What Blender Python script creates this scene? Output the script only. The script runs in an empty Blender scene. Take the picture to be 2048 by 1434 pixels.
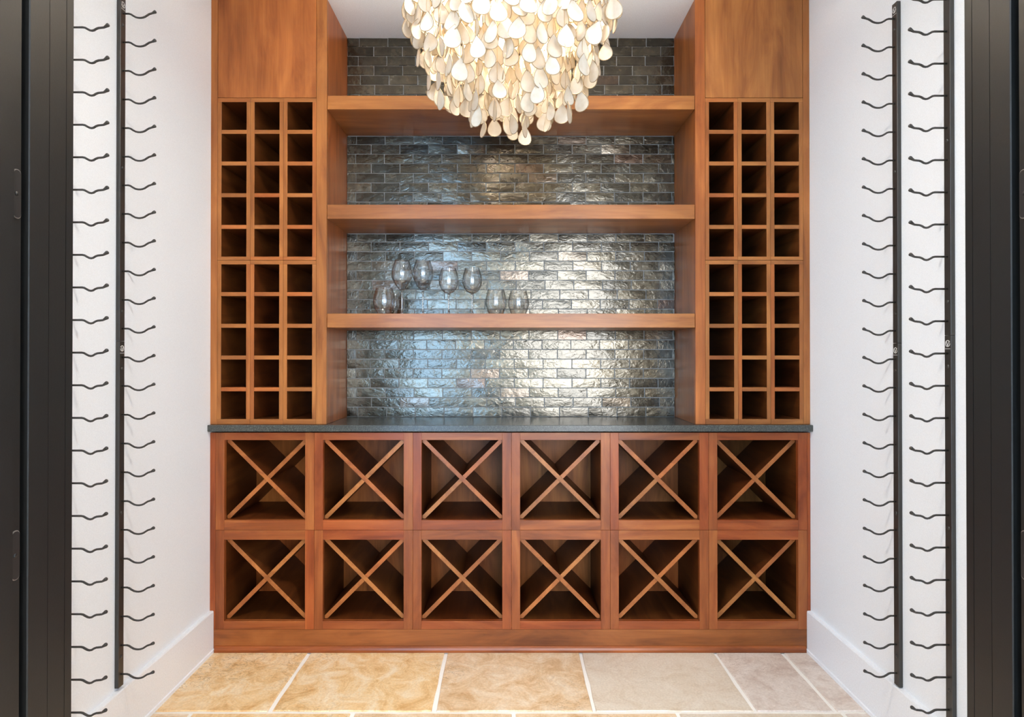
import bpy, bmesh, math, random
from mathutils import Vector, Matrix
random.seed(7)
R = math.radians
C = bpy.context.scene.collection
scene = bpy.context.scene

# ------------------------------------------------------------------ camera, world, lights, exposure
F = 1223.0            # focal length in pixels of a 2048 wide picture
CAMZ = 1.194
cam_d = bpy.data.cameras.new('camera')
cam_d.sensor_width = 36.0
cam_d.lens = F / 2048 * 36.0
cam_d.shift_x = 6 / 2048
cam_d.shift_y = -12.4 / 2048
cam_d.clip_start = 0.05
cam = bpy.data.objects.new('camera', cam_d)
cam.location = (0, 0, CAMZ)
cam.rotation_euler = (R(90.3), 0, 0)
C.objects.link(cam)
scene.camera = cam

scene.view_settings.view_transform = 'Standard'
scene.view_settings.look = 'None'
scene.view_settings.exposure = 0.20
scene.view_settings.gamma = 1.0
scene.view_settings.use_curve_mapping = False
scene.cycles.use_denoising = True
scene.cycles.max_bounces = 10
scene.cycles.diffuse_bounces = 6
scene.cycles.transmission_bounces = 10
scene.cycles.caustics_reflective = False
scene.cycles.caustics_refractive = False
scene.cycles.sample_clamp_indirect = 6.0

world = bpy.data.worlds.new('sky')
scene.world = world
world.use_nodes = True
bg = world.node_tree.nodes['Background']
bg.inputs[0].default_value = (0.42, 0.66, 1.0, 1)
bg.inputs[1].default_value = 2.2

def area(name, loc, rot, sx, sy, power, color, spread=180):
    l = bpy.data.lights.new(name, 'AREA')
    l.shape = 'RECTANGLE'; l.size = sx; l.size_y = sy
    l.energy = power; l.color = color; l.spread = R(spread)
    o = bpy.data.objects.new(name, l)
    o.location = loc; o.rotation_euler = rot
    C.objects.link(o)
    return o

def point(name, loc, power, color, rad=0.04):
    l = bpy.data.lights.new(name, 'POINT')
    l.energy = power; l.color = color; l.shadow_soft_size = rad
    o = bpy.data.objects.new(name, l); o.location = loc
    C.objects.link(o)
    return o

# daylight coming in at the hall's windows behind the photographer
area('daylight_window_wide', (1.05, -3.95, 1.45), (R(90), 0, 0), 1.4, 2.3, 175, (0.97, 0.98, 1.0))
area('daylight_window_blue', (-1.18, -3.95, 1.45), (R(90), 0, 0), 0.9, 2.3, 115, (0.36, 0.64, 1.0))
area('hall_side_fill', (-2.35, -1.6, 1.5), (R(90), 0, R(-90)), 2.6, 2.2, 30, (0.80, 0.90, 1.0))  # fill lamp added for diffuse hall light; no window on this side
# unseen ceiling downlight, added to light the pantry and highlight the tiles
ADDED_DOWNLIGHTS = [(-0.02, 1.22)]
for dx, dy in ADDED_DOWNLIGHTS:
    area('added_downlight_lamp', (dx, dy, 2.630), (0, 0, 0), 0.09, 0.09, 17, (1.0, 0.93, 0.85), 160)

# ------------------------------------------------------------------ materials
def new_mat(name):
    m = bpy.data.materials.new(name); m.use_nodes = True
    nt = m.node_tree
    return m, nt, nt.nodes['Principled BSDF']

def nd(nt, typ, **kw):
    n = nt.nodes.new(typ)
    for k, v in kw.items():
        if k in n.inputs: n.inputs[k].default_value = v
        else: setattr(n, k, v)
    return n

def ramp(nt, stops):
    r = nt.nodes.new('ShaderNodeValToRGB')
    e = r.color_ramp.elements
    while len(e) < len(stops): e.new(0.5)
    for i, (p, c) in enumerate(stops):
        e[i].position = p; e[i].color = (*c, 1)
    return r

def coords(nt, scale, use_random=True):
    tc = nt.nodes.new('ShaderNodeTexCoord')
    mp = nt.nodes.new('ShaderNodeMapping')
    mp.inputs['Scale'].default_value = scale
    nt.links.new(tc.outputs['Object'], mp.inputs['Vector'])
    oi = nt.nodes.new('ShaderNodeObjectInfo')
    if use_random:
        mul = nd(nt, 'ShaderNodeVectorMath', operation='SCALE')
        comb = nt.nodes.new('ShaderNodeCombineXYZ')
        for i, k in enumerate((37.0, 53.0, 71.0)):
            mm = nd(nt, 'ShaderNodeMath', operation='MULTIPLY'); mm.inputs[1].default_value = k
            nt.links.new(oi.outputs['Random'], mm.inputs[0]); nt.links.new(mm.outputs[0], comb.inputs[i])
        nt.links.new(comb.outputs[0], mp.inputs['Location'])
    return mp, oi

def mat_wood(name, axis, light, mid, dark, rough=0.34):
    """stained knotty alder, grain along axis"""
    m, nt, b = new_mat(name)
    L = nt.links
    s = [9.0, 9.0, 9.0]; s['XYZ'.index(axis)] = 1.5
    mp, oi = coords(nt, s)
    n1 = nd(nt, 'ShaderNodeTexNoise', Scale=1.3, Detail=5.0, Roughness=0.6, Distortion=1.4)
    L.new(mp.outputs[0], n1.inputs['Vector'])
    s2 = [150.0, 150.0, 150.0]; s2['XYZ'.index(axis)] = 4.0
    mp2, _ = coords(nt, s2)
    n2 = nd(nt, 'ShaderNodeTexNoise', Scale=1.0, Detail=3.0, Roughness=0.6)
    L.new(mp2.outputs[0], n2.inputs['Vector'])
    s3 = [7.0, 7.0, 7.0]; s3['XYZ'.index(axis)] = 3.0
    mp3, _ = coords(nt, s3)
    n3 = nd(nt, 'ShaderNodeTexNoise', Scale=0.8, Detail=2.0, Roughness=0.5)
    L.new(mp3.outputs[0], n3.inputs['Vector'])
    r1 = ramp(nt, [(0.30, dark), (0.5, mid), (0.72, light)])
    L.new(n1.outputs['Fac'], r1.inputs[0])
    r2 = ramp(nt, [(0.3, (0.88, 0.87, 0.86)), (0.7, (1.06, 1.06, 1.06))])
    L.new(n2.outputs['Fac'], r2.inputs[0])
    r3 = ramp(nt, [(0.3, (0.80, 0.76, 0.72)), (0.65, (1.1, 1.08, 1.05))])
    L.new(n3.outputs['Fac'], r3.inputs[0])
    mx = nd(nt, 'ShaderNodeMix', data_type='RGBA', blend_type='MULTIPLY'); mx.inputs[0].default_value = 1
    L.new(r1.outputs[0], mx.inputs[6]); L.new(r2.outputs[0], mx.inputs[7])
    mx2 = nd(nt, 'ShaderNodeMix', data_type='RGBA', blend_type='MULTIPLY'); mx2.inputs[0].default_value = 1
    L.new(mx.outputs[2], mx2.inputs[6]); L.new(r3.outputs[0], mx2.inputs[7])
    rt = ramp(nt, [(0.0, (1.08, 0.86, 0.76)), (0.5, (1.0, 1.0, 1.0)), (1.0, (1.10, 1.16, 1.10))])
    L.new(oi.outputs['Random'], rt.inputs[0])
    mx3 = nd(nt, 'ShaderNodeMix', data_type='RGBA', blend_type='MULTIPLY'); mx3.inputs[0].default_value = 1
    L.new(mx2.outputs[2], mx3.inputs[6]); L.new(rt.outputs[0], mx3.inputs[7])
    L.new(mx3.outputs[2], b.inputs['Base Color'])
    b.inputs['Roughness'].default_value = rough
    b.inputs['Coat Weight'].default_value = 0.08 if 'inner' not in name else 0.0
    b.inputs['Specular IOR Level'].default_value = 0.32 if 'inner' not in name else 0.2
    b.inputs['Coat Roughness'].default_value = 0.22
    bp = nd(nt, 'ShaderNodeBump', Strength=0.05, Distance=0.001)
    L.new(n2.outputs['Fac'], bp.inputs['Height']); L.new(bp.outputs[0], b.inputs['Normal'])
    return m

WL, WM, WD = (0.41, 0.162, 0.045), (0.325, 0.117, 0.031), (0.22, 0.071, 0.019)
WOOD = {a: mat_wood('stained_alder_' + a, a, WL, WM, WD) for a in 'XYZ'}
RL, RM, RD = (0.35, 0.112, 0.031), (0.255, 0.067, 0.018), (0.16, 0.038, 0.010)
RED = {a: mat_wood('red_stained_alder_' + a, a, RL, RM, RD) for a in 'XYZ'}
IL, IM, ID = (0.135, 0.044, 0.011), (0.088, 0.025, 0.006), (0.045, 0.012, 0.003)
INNER = {a: mat_wood('shaded_inner_alder_' + a, a, IL, IM, ID, 0.4) for a in 'XYZ'}  # same alder, darkened in colour to stand in for shade inside the holes

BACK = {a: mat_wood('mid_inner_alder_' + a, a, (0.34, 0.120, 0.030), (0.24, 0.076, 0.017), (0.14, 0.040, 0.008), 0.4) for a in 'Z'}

def mat_plain(name, col, rough=0.6, metallic=0.0, bump=0.0, bscale=200.0, spec=0.5):
    m, nt, b = new_mat(name)
    b.inputs['Roughness'].default_value = rough
    b.inputs['Metallic'].default_value = metallic
    b.inputs['Specular IOR Level'].default_value = spec
    mp, oi = coords(nt, (1, 1, 1), False)
    n = nd(nt, 'ShaderNodeTexNoise', Scale=bscale, Detail=3.0)
    nt.links.new(mp.outputs[0], n.inputs['Vector'])
    r = ramp(nt, [(0.3, tuple(c * 0.94 for c in col)), (0.7, tuple(min(1, c * 1.03) for c in col))])
    nt.links.new(n.outputs['Fac'], r.inputs[0]); nt.links.new(r.outputs[0], b.inputs['Base Color'])
    if bump:
        bp = nd(nt, 'ShaderNodeBump', Strength=bump, Distance=0.001)
        nt.links.new(n.outputs['Fac'], bp.inputs['Height']); nt.links.new(bp.outputs[0], b.inputs['Normal'])
    return m

M_WALL = mat_plain('white_wall_paint', (0.85, 0.875, 0.895), 0.55, bump=0.06, bscale=350)
M_TRIM = mat_plain('white_trim_enamel', (0.855, 0.875, 0.895), 0.3)
M_CEIL = mat_plain('ceiling_paint', (0.88, 0.91, 0.95), 0.7, bump=0.05)
M_BLACK = mat_plain('black_powder_coat', (0.014, 0.013, 0.012), 0.36, bump=0.10, bscale=500, spec=0.6)
M_RACK = mat_plain('black_rack_metal', (0.030, 0.028, 0.025), 0.36, spec=0.6)
M_STEEL = mat_plain('black_satin_steel', (0.009, 0.0085, 0.0075), 0.42, bump=0.08, bscale=260, spec=0.42)
M_RUBBER = mat_plain('black_rubber_seal', (0.010, 0.010, 0.010), 0.7)
M_WORN = mat_plain('worn_bright_steel', (0.55, 0.54, 0.50), 0.3, 0.9)
M_LOGO = mat_plain('pale_grey_print', (0.80, 0.79, 0.75), 0.5)
M_BRASS = mat_plain('brass_wire', (0.62, 0.46, 0.24), 0.35, 0.9)
M_RIM = mat_plain('antique_wire_rim', (0.42, 0.32, 0.20), 0.45, 0.6)
M_GROUT = mat_plain('grey_grout', (0.30, 0.29, 0.27), 0.85, bump=0.3, bscale=600)
M_FGROUT = mat_plain('cream_floor_grout', (0.92, 0.88, 0.80), 0.8, bump=0.4, bscale=300)
M_HALLFLOOR = mat_plain('hall_stone_floor', (0.52, 0.50, 0.46), 0.4, bump=0.1, bscale=10)
M_DARKDOOR = mat_plain('dark_hall_door', (0.05, 0.04, 0.035), 0.4)

def mat_tile():
    m, nt, b = new_mat('glazed_charcoal_zellige'); L = nt.links
    mp, oi = coords(nt, (1, 1, 1))
    rc = ramp(nt, [(0.0, (0.050, 0.043, 0.030)), (0.35, (0.068, 0.058, 0.040)), (0.7, (0.088, 0.074, 0.050)), (0.93, (0.115, 0.096, 0.064)), (1.0, (0.105, 0.066, 0.044))])
    L.new(oi.outputs['Random'], rc.inputs[0])
    n1 = nd(nt, 'ShaderNodeTexNoise', Scale=28.0, Detail=4.0, Roughness=0.6)
    L.new(mp.outputs[0], n1.inputs['Vector'])
    r1 = ramp(nt, [(0.3, (0.65, 0.65, 0.65)), (0.7, (1.15, 1.15, 1.15))])
    L.new(n1.outputs['Fac'], r1.inputs[0])
    mx = nd(nt, 'ShaderNodeMix', data_type='RGBA', blend_type='MULTIPLY'); mx.inputs[0].default_value = 1
    L.new(rc.outputs[0], mx.inputs[6]); L.new(r1.outputs[0], mx.inputs[7])
    L.new(mx.outputs[2], b.inputs['Base Color'])
    b.inputs['Metallic'].default_value = 0.80
    rr = ramp(nt, [(0.3, (0.17,) * 3), (0.75, (0.34,) * 3)])
    L.new(n1.outputs['Fac'], rr.inputs[0]); L.new(rr.outputs[0], b.inputs['Roughness'])
    b.inputs['Coat Weight'].default_value = 0.5
    b.inputs['Coat Roughness'].default_value = 0.07
    n2 = nd(nt, 'ShaderNodeTexNoise', Scale=42.0, Detail=2.5, Roughness=0.55, Distortion=0.6)
    mpb, _ = coords(nt, (0.8, 1, 1.5))
    L.new(mpb.outputs[0], n2.inputs['Vector'])
    n3 = nd(nt, 'ShaderNodeTexNoise', Scale=260.0, Detail=2.0)
    L.new(mp.outputs[0], n3.inputs['Vector'])
    ad = nd(nt, 'ShaderNodeMath', operation='MULTIPLY_ADD'); ad.inputs[1].default_value = 0.10
    L.new(n3.outputs['Fac'], ad.inputs[0]); L.new(n2.outputs['Fac'], ad.inputs[2])
    bp = nd(nt, 'ShaderNodeBump', Strength=0.6, Distance=0.0024)
    L.new(ad.outputs[0], bp.inputs['Height']); L.new(bp.outputs[0], b.inputs['Normal'])
    L.new(bp.outputs[0], b.inputs['Coat Normal'])
    return m
M_TILE = mat_tile()

def mat_counter():
    m, nt, b = new_mat('leathered_grey_granite'); L = nt.links
    mp, oi = coords(nt, (1, 1, 1), False)
    n1 = nd(nt, 'ShaderNodeTexNoise', Scale=260.0, Detail=4.0, Roughness=0.7)
    L.new(mp.outputs[0], n1.inputs['Vector'])
    r1 = ramp(nt, [(0.35, (0.035, 0.037, 0.034)), (0.55, (0.062, 0.066, 0.059)), (0.75, (0.15, 0.152, 0.135))])
    L.new(n1.outputs['Fac'], r1.inputs[0]); L.new(r1.outputs[0], b.inputs['Base Color'])
    b.inputs['Roughness'].default_value = 0.22
    b.inputs['Specular IOR Level'].default_value = 0.4
    bp = nd(nt, 'ShaderNodeBump', Strength=0.12, Distance=0.0006)
    n2 = nd(nt, 'ShaderNodeTexNoise', Scale=90.0, Detail=3.0)
    L.new(mp.outputs[0], n2.inputs['Vector'])
    L.new(n2.outputs['Fac'], bp.inputs['Height']); L.new(bp.outputs[0], b.inputs['Normal'])
    return m
M_COUNTER = mat_counter()

def mat_travertine(name, base, vein, pale, amount):
    m, nt, b = new_mat(name); L = nt.links
    mp, oi = coords(nt, (1, 1, 1))
    n1 = nd(nt, 'ShaderNodeTexNoise', Scale=10.0, Detail=9.0, Roughness=0.74, Distortion=0.9)
    L.new(mp.outputs[0], n1.inputs['Vector'])
    r1 = ramp(nt, [(0.32, vein), (0.48, base), (0.66, pale)])
    L.new(n1.outputs['Fac'], r1.inputs[0])
    # fine wandering veins
    mpv, _ = coords(nt, (1.0, 1.7, 1))
    n2 = nd(nt, 'ShaderNodeTexNoise', Scale=16.0, Detail=5.0, Roughness=0.7, Distortion=1.0)
    L.new(mpv.outputs[0], n2.inputs['Vector'])
    rv = ramp(nt, [(0.482, (0, 0, 0)), (0.5, (1, 1, 1)), (0.518, (0, 0, 0))])
    L.new(n2.outputs['Fac'], rv.inputs[0])
    n3 = nd(nt, 'ShaderNodeTexNoise', Scale=3.2, Detail=2.0)
    L.new(mp.outputs[0], n3.inputs['Vector'])
    rm = ramp(nt, [(0.50, (0, 0, 0)), (0.66, (amount,) * 3)])
    L.new(n3.outputs['Fac'], rm.inputs[0])
    mu = nd(nt, 'ShaderNodeMath', operation='MULTIPLY')
    L.new(rv.outputs[0], mu.inputs[0]); L.new(rm.outputs[0], mu.inputs[1])
    mx = nd(nt, 'ShaderNodeMix', data_type='RGBA')
    L.new(mu.outputs[0], mx.inputs[0]); L.new(r1.outputs[0], mx.inputs[6])
    mx.inputs[7].default_value = (0.22, 0.11, 0.045, 1)
    # grain speckle
    n4 = nd(nt, 'ShaderNodeTexNoise', Scale=140.0, Detail=3.0)
    L.new(mp.outputs[0], n4.inputs['Vector'])
    r4 = ramp(nt, [(0.3, (0.90, 0.88, 0.86)), (0.7, (1.06, 1.06, 1.06))])
    L.new(n4.outputs['Fac'], r4.inputs[0])
    mx2 = nd(nt, 'ShaderNodeMix', data_type='RGBA', blend_type='MULTIPLY'); mx2.inputs[0].default_value = 1
    L.new(mx.outputs[2], mx2.inputs[6]); L.new(r4.outputs[0], mx2.inputs[7])
    L.new(mx2.outputs[2], b.inputs['Base Color'])
    b.inputs['Roughness'].default_value = 0.42
    bp = nd(nt, 'ShaderNodeBump', Strength=0.2, Distance=0.001)
    L.new(n2.outputs['Fac'], bp.inputs['Height']); L.new(bp.outputs[0], b.inputs['Normal'])
    return m
TRAV = {
    'gold': mat_travertine('gold_travertine', (0.82, 0.57, 0.29), (0.62, 0.34, 0.12), (0.90, 0.76, 0.54), 0.9),
    'tan': mat_travertine('tan_travertine', (0.74, 0.53, 0.32), (0.56, 0.33, 0.15), (0.84, 0.70, 0.52), 0.9),
    'beige': mat_travertine('beige_travertine', (0.70, 0.60, 0.47), (0.62, 0.50, 0.36), (0.75, 0.67, 0.55), 0.35),
    'grey': mat_travertine('grey_rose_travertine', (0.70, 0.60, 0.51), (0.56, 0.43, 0.35), (0.80, 0.72, 0.64), 0.5),
}

def mat_glass(name, tint=(1, 1, 1)):
    m, nt, b = new_mat(name)
    b.inputs['Base Color'].default_value = (*tint, 1)
    b.inputs['Transmission Weight'].default_value = 1.0
    b.inputs['Roughness'].default_value = 0.0
    b.inputs['IOR'].default_value = 1.48
    return m
M_GLASS = mat_glass('clear_crystal')
def mat_thin_glass():
    m, nt, b = new_mat('thin_blown_crystal'); L = nt.links
    nt.nodes.remove(b)
    lw = nt.nodes.new('ShaderNodeLayerWeight'); lw.inputs['Blend'].default_value = 0.5
    pw = nd(nt, 'ShaderNodeMath', operation='POWER'); pw.inputs[1].default_value = 2.6
    L.new(lw.outputs['Facing'], pw.inputs[0])
    fr = nd(nt, 'ShaderNodeMath', operation='MULTIPLY_ADD'); fr.inputs[1].default_value = 0.92; fr.inputs[2].default_value = 0.07
    L.new(pw.outputs[0], fr.inputs[0])
    tr = nt.nodes.new('ShaderNodeBsdfTransparent'); tr.inputs['Color'].default_value = (0.975, 0.98, 0.98, 1)
    gl = nt.nodes.new('ShaderNodeBsdfGlossy'); gl.inputs['Roughness'].default_value = 0.02
    mx = nt.nodes.new('ShaderNodeMixShader')
    L.new(fr.outputs[0], mx.inputs[0]); L.new(tr.outputs[0], mx.inputs[1]); L.new(gl.outputs[0], mx.inputs[2])
    L.new(mx.outputs[0], nt.nodes['Material Output'].inputs['Surface'])
    return m
M_THIN = mat_thin_glass()

def mat_shell():
    m, nt, b = new_mat('capiz_shell'); L = nt.links
    mp, oi = coords(nt, (1, 1, 1))
    n1 = nd(nt, 'ShaderNodeTexNoise', Scale=45.0, Detail=4.0, Roughness=0.6)
    L.new(mp.outputs[0], n1.inputs['Vector'])
    r1 = ramp(nt, [(0.3, (0.66, 0.58, 0.46)), (0.6, (0.78, 0.73, 0.64))])
    L.new(n1.outputs['Fac'], r1.inputs[0]); L.new(r1.outputs[0], b.inputs['Base Color'])
    b.inputs['Roughness'].default_value = 0.28
    b.inputs['Sheen Weight'].default_value = 0.1
    tr = nt.nodes.new('ShaderNodeBsdfTranslucent')
    tr.inputs['Color'].default_value = (0.78, 0.68, 0.52, 1)
    mix = nt.nodes.new('ShaderNodeMixShader'); mix.inputs[0].default_value = 0.42
    L.new(b.outputs[0], mix.inputs[1]); L.new(tr.outputs[0], mix.inputs[2])
    L.new(mix.outputs[0], nt.nodes['Material Output'].inputs['Surface'])
    return m
M_SHELL = mat_shell()

def mat_emit(name, col, strength):
    m, nt, b = new_mat(name)
    b.inputs['Base Color'].default_value = (*col, 1)
    b.inputs['Emission Color'].default_value = (*col, 1)
    b.inputs['Emission Strength'].default_value = strength
    return m
M_BULB = mat_emit('lit_bulb', (1.0, 0.84, 0.62), 38.0)
M_CAN = mat_emit('added_downlight_glow', (1.0, 0.85, 0.68), 6.0)  # glowing lens of the added ceiling downlight

# ------------------------------------------------------------------ mesh helpers
def mesh_obj(name, verts, faces, mat, parent=None, smooth=False, loc=None):
    me = bpy.data.meshes.new(name)
    me.from_pydata([tuple(v) for v in verts], [], faces)
    me.validate(); me.update()
    if mat: me.materials.append(mat)
    if smooth:
        me.shade_smooth()
    o = bpy.data.objects.new(name, me)
    C.objects.link(o)
    if parent: o.parent = parent
    if loc: o.location = loc
    return o

def cube_data(x0, x1, y0, y1, z0, z1, bev=0.0):
    if bev <= 0:
        v = [(x, y, z) for x in (x0, x1) for y in (y0, y1) for z in (z0, z1)]
        f = [(0, 1, 3, 2), (4, 6, 7, 5), (0, 4, 5, 1), (2, 3, 7, 6), (0, 2, 6, 4), (1, 5, 7, 3)]
        return v, f
    bm = bmesh.new()
    bmesh.ops.create_cube(bm, size=1.0)
    for v in bm.verts:
        v.co = Vector((x0 if v.co.x < 0 else x1, y0 if v.co.y < 0 else y1, z0 if v.co.z < 0 else z1))
    bmesh.ops.bevel(bm, geom=bm.edges[:], offset=bev, segments=1, affect='EDGES', profile=0.5)
    bm.verts.index_update()
    vs = [tuple(v.co) for v in bm.verts]; fs = [tuple(v.index for v in f.verts) for f in bm.faces]
    bm.free()
    return vs, fs

def box(name, x0, x1, y0, y1, z0, z1, mat, parent=None, bev=0.0, center=False):
    v, f = cube_data(x0, x1, y0, y1, z0, z1, bev)
    return mesh_obj(name, v, f, mat, parent)

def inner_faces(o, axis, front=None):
    """front edge keeps its own material, the panel faces get the alder darkened to paint in interior shade"""
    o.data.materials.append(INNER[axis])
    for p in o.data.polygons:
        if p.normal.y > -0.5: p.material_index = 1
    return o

def prism_y(name, poly, y0, y1, mat, parent=None):
    """poly in (x, z), extruded along y"""
    n = len(poly)
    v = [(x, y0, z) for x, z in poly] + [(x, y1, z) for x, z in poly]
    f = [tuple(range(n)), tuple(range(2 * n - 1, n - 1, -1))]
    f += [(i, n + i, n + (i + 1) % n, (i + 1) % n) for i in range(n)]
    o = mesh_obj(name, v, f, mat, parent)
    fix_normals(o); return o

def prism_z(name, poly, z0, z1, mat, parent=None):
    n = len(poly)
    v = [(x, y, z0) for x, y in poly] + [(x, y, z1) for x, y in poly]
    f = [tuple(range(n)), tuple(range(2 * n - 1, n - 1, -1))]
    f += [(i, n + i, n + (i + 1) % n, (i + 1) % n) for i in range(n)]
    o = mesh_obj(name, v, f, mat, parent)
    fix_normals(o); return o

def prism_x(name, poly, x0, x1, mat, parent=None):
    """poly in (y, z), extruded along x"""
    n = len(poly)
    v = [(x0, y, z) for y, z in poly] + [(x1, y, z) for y, z in poly]
    f = [tuple(range(n)), tuple(range(2 * n - 1, n - 1, -1))]
    f += [(i, n + i, n + (i + 1) % n, (i + 1) % n) for i in range(n)]
    o = mesh_obj(name, v, f, mat, parent)
    fix_normals(o); return o

def fix_normals(o):
    bm = bmesh.new(); bm.from_mesh(o.data)
    bmesh.ops.recalc_face_normals(bm, faces=bm.faces)
    bm.to_mesh(o.data); bm.free()

def tube_data(pts, rads, seg=8, cap=True):
    """swept tube through pts lying in the x-z plane or anywhere"""
    vs, fs = [], []
    n = len(pts)
    P = [Vector(p) for p in pts]
    up0 = Vector((0, 1, 0))
    for i in range(n):
        t = (P[min(i + 1, n - 1)] - P[max(i - 1, 0)]).normalized()
        up = up0 if abs(t.dot(up0)) < 0.95 else Vector((1, 0, 0))
        a = t.cross(up).normalized(); b = t.cross(a).normalized()
        for k in range(seg):
            an = 2 * math.pi * k / seg
            vs.append(P[i] + (a * math.cos(an) + b * math.sin(an)) * rads[i])
    for i in range(n - 1):
        for k in range(seg):
            k2 = (k + 1) % seg
            fs.append((i * seg + k, i * seg + k2, (i + 1) * seg + k2, (i + 1) * seg + k))
    if cap:
        fs.append(tuple(range(seg - 1, -1, -1)))
        fs.append(tuple((n - 1) * seg + k for k in range(seg)))
    return vs, fs

def lathe_data(prof, seg=32, cx=0, cy=0, cz=0):
    vs, fs = [], []
    rings = []
    for r, z in prof:
        if r < 1e-6:
            rings.append([len(vs)]); vs.append((cx, cy, cz + z))
        else:
            rings.append(list(range(len(vs), len(vs) + seg)))
            vs += [(cx + r * math.cos(2 * math.pi * k / seg), cy + r * math.sin(2 * math.pi * k / seg), cz + z) for k in range(seg)]
    for a, b in zip(rings, rings[1:]):
        for k in range(seg):
            k2 = (k + 1) % seg
            if len(a) == 1 and len(b) == 1: continue
            if len(a) == 1: fs.append((a[0], b[k2], b[k]))
            elif len(b) == 1: fs.append((a[k], a[k2], b[0]))
            else: fs.append((a[k], a[k2], b[k2], b[k]))
    return vs, fs

def lathe(name, prof, mat, parent=None, seg=32, smooth=True, loc=None):
    v, f = lathe_data(prof, seg)
    o = mesh_obj(name, v, f, mat, parent, smooth, loc)
    fix_normals(o)
    return o

def tag(o, label=None, cat=None, group=None, kind=None):
    if label: o['label'] = label
    if cat: o['category'] = cat
    if group: o['group'] = group
    if kind: o['kind'] = kind
    return o

def empty(name, loc, label=None, cat=None, group=None, kind=None):
    o = bpy.data.objects.new(name, None)
    o.location = loc; o.empty_display_size = 0.1
    C.objects.link(o)
    return tag(o, label, cat, group, kind)

def copy_tree(o, parent=None):
    c = o.copy(); C.objects.link(c)
    if parent: c.parent = parent
    for ch in [x for x in bpy.data.objects if x.parent == o]:
        copy_tree(ch, c)
    return c

K = 2.47 / F            # metres per pixel on the front plane of the cabinets
YF, YB = 2.47, 2.775    # cabinet fronts, tile face
def KX(px): return (px - 1018) * K
def KZ(py): return CAMZ - (py - 711) * K
WLX, WRX = -1.2065, 1.2165
CEIL = 2.6405
FRONT0, FRONT1 = 0.93, 1.061

# ------------------------------------------------------------------ room shell
tag(box('floor', -2.5, 2.5, -4.1, 3.0, -0.12, -0.004, M_FGROUT), kind='structure')
fl = bpy.data.objects['floor']
tag(box('wall_left', WLX - 0.1, WLX, FRONT1, 2.9, 0, CEIL, M_WALL), kind='structure')
tag(box('wall_right', WRX, WRX + 0.1, FRONT1, 2.9, 0, CEIL, M_WALL), kind='structure')
tag(box('wall_back', WLX, WRX, 2.80, 2.9, 0, CEIL, M_WALL), kind='structure')
tag(box('ceiling', WLX - 0.1, WRX + 0.1, FRONT1, 2.9, CEIL, CEIL + 0.1, M_CEIL), kind='structure')
# front wall with its doorway, one inverted U
DL, DR, DT = -0.83, 0.863, 2.50
tag(prism_y('wall_front', [(-2.5, 0), (DL, 0), (DL, DT), (DR, DT), (DR, 0), (2.5, 0), (2.5, 2.9), (-2.5, 2.9)],
            FRONT0, FRONT1 - 0.001, M_WALL), kind='structure')
# the hall the photographer stands in
tag(box('ceiling_hall', -2.5, 2.5, -4.1, FRONT0, 2.9, 3.0, M_CEIL), kind='structure')
tag(box('wall_hall_left', -2.6, -2.5, -4.1, FRONT0, 0, 2.9, M_WALL), kind='structure')
tag(box('wall_hall_right', 2.5, 2.6, -4.1, FRONT0, 0, 2.9, M_WALL), kind='structure')
def wall_with_holes(name, x0, x1, z0, z1, holes, y0, y1, mat):
    xs = sorted({x0, x1, *[h[0] for h in holes], *[h[1] for h in holes]})
    zs = sorted({z0, z1, *[h[2] for h in holes], *[h[3] for h in holes]})
    bm = bmesh.new()
    for i in range(len(xs) - 1):
        for j in range(len(zs) - 1):
            cx, cz = (xs[i] + xs[i + 1]) / 2, (zs[j] + zs[j + 1]) / 2
            if any(h[0] < cx < h[1] and h[2] < cz < h[3] for h in holes): continue
            vs = [bm.verts.new(p) for p in ((xs[i], y0, zs[j]), (xs[i + 1], y0, zs[j]), (xs[i + 1], y0, zs[j + 1]), (xs[i], y0, zs[j + 1]))]
            bm.faces.new(vs)
    bmesh.ops.remove_doubles(bm, verts=bm.verts, dist=1e-5)
    r = bmesh.ops.extrude_face_region(bm, geom=bm.faces[:])
    for e in r['geom']:
        if isinstance(e, bmesh.types.BMVert): e.co.y = y1
    bmesh.ops.recalc_face_normals(bm, faces=bm.faces)
    me = bpy.data.meshes.new(name); bm.to_mesh(me); bm.free()
    me.materials.append(mat)
    o = bpy.data.objects.new(name, me); C.objects.link(o)
    return o
tag(wall_with_holes('wall_hall_back', -2.5, 2.5, 0, 2.9, [(-1.63, -0.73, 0.3, 2.6), (0.35, 1.75, 0.3, 2.6)], -4.1, -4.0, M_WALL), kind='structure')
for i, (a, b_) in enumerate(((-1.63, -0.73), (0.35, 1.75))):
    w = empty('window_%d' % (i + 1), ((a + b_) / 2, -4.05, 0.3), kind='structure')
    m_ = (b_ - a) / 2
    for n_, q in (('frame', (-m_, -m_ + .05, 0, 2.3)), ('frame', (m_ - .05, m_, 0, 2.3)), ('frame', (-m_ + .05, m_ - .05, 0, .05)),
                  ('frame', (-m_ + .05, m_ - .05, 2.25, 2.3)), ('mullion', (-.02, .02, .05, 2.25))):
        box(n_, q[0], q[1], -0.03, 0.03, q[2], q[3], M_TRIM, w)
d2 = empty('door_2', (0.0, -3.97, 0), kind='structure')
box('door_slab', -0.27, 0.27, -0.02, 0.02, 0.01, 2.2, M_DARKDOOR, d2, 0.004)
box('door_trim', -0.34, -0.275, -0.022, 0.024, 0, 2.27, M_TRIM, d2)
box('door_trim', 0.275, 0.34, -0.022, 0.024, 0, 2.27, M_TRIM, d2)
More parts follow.
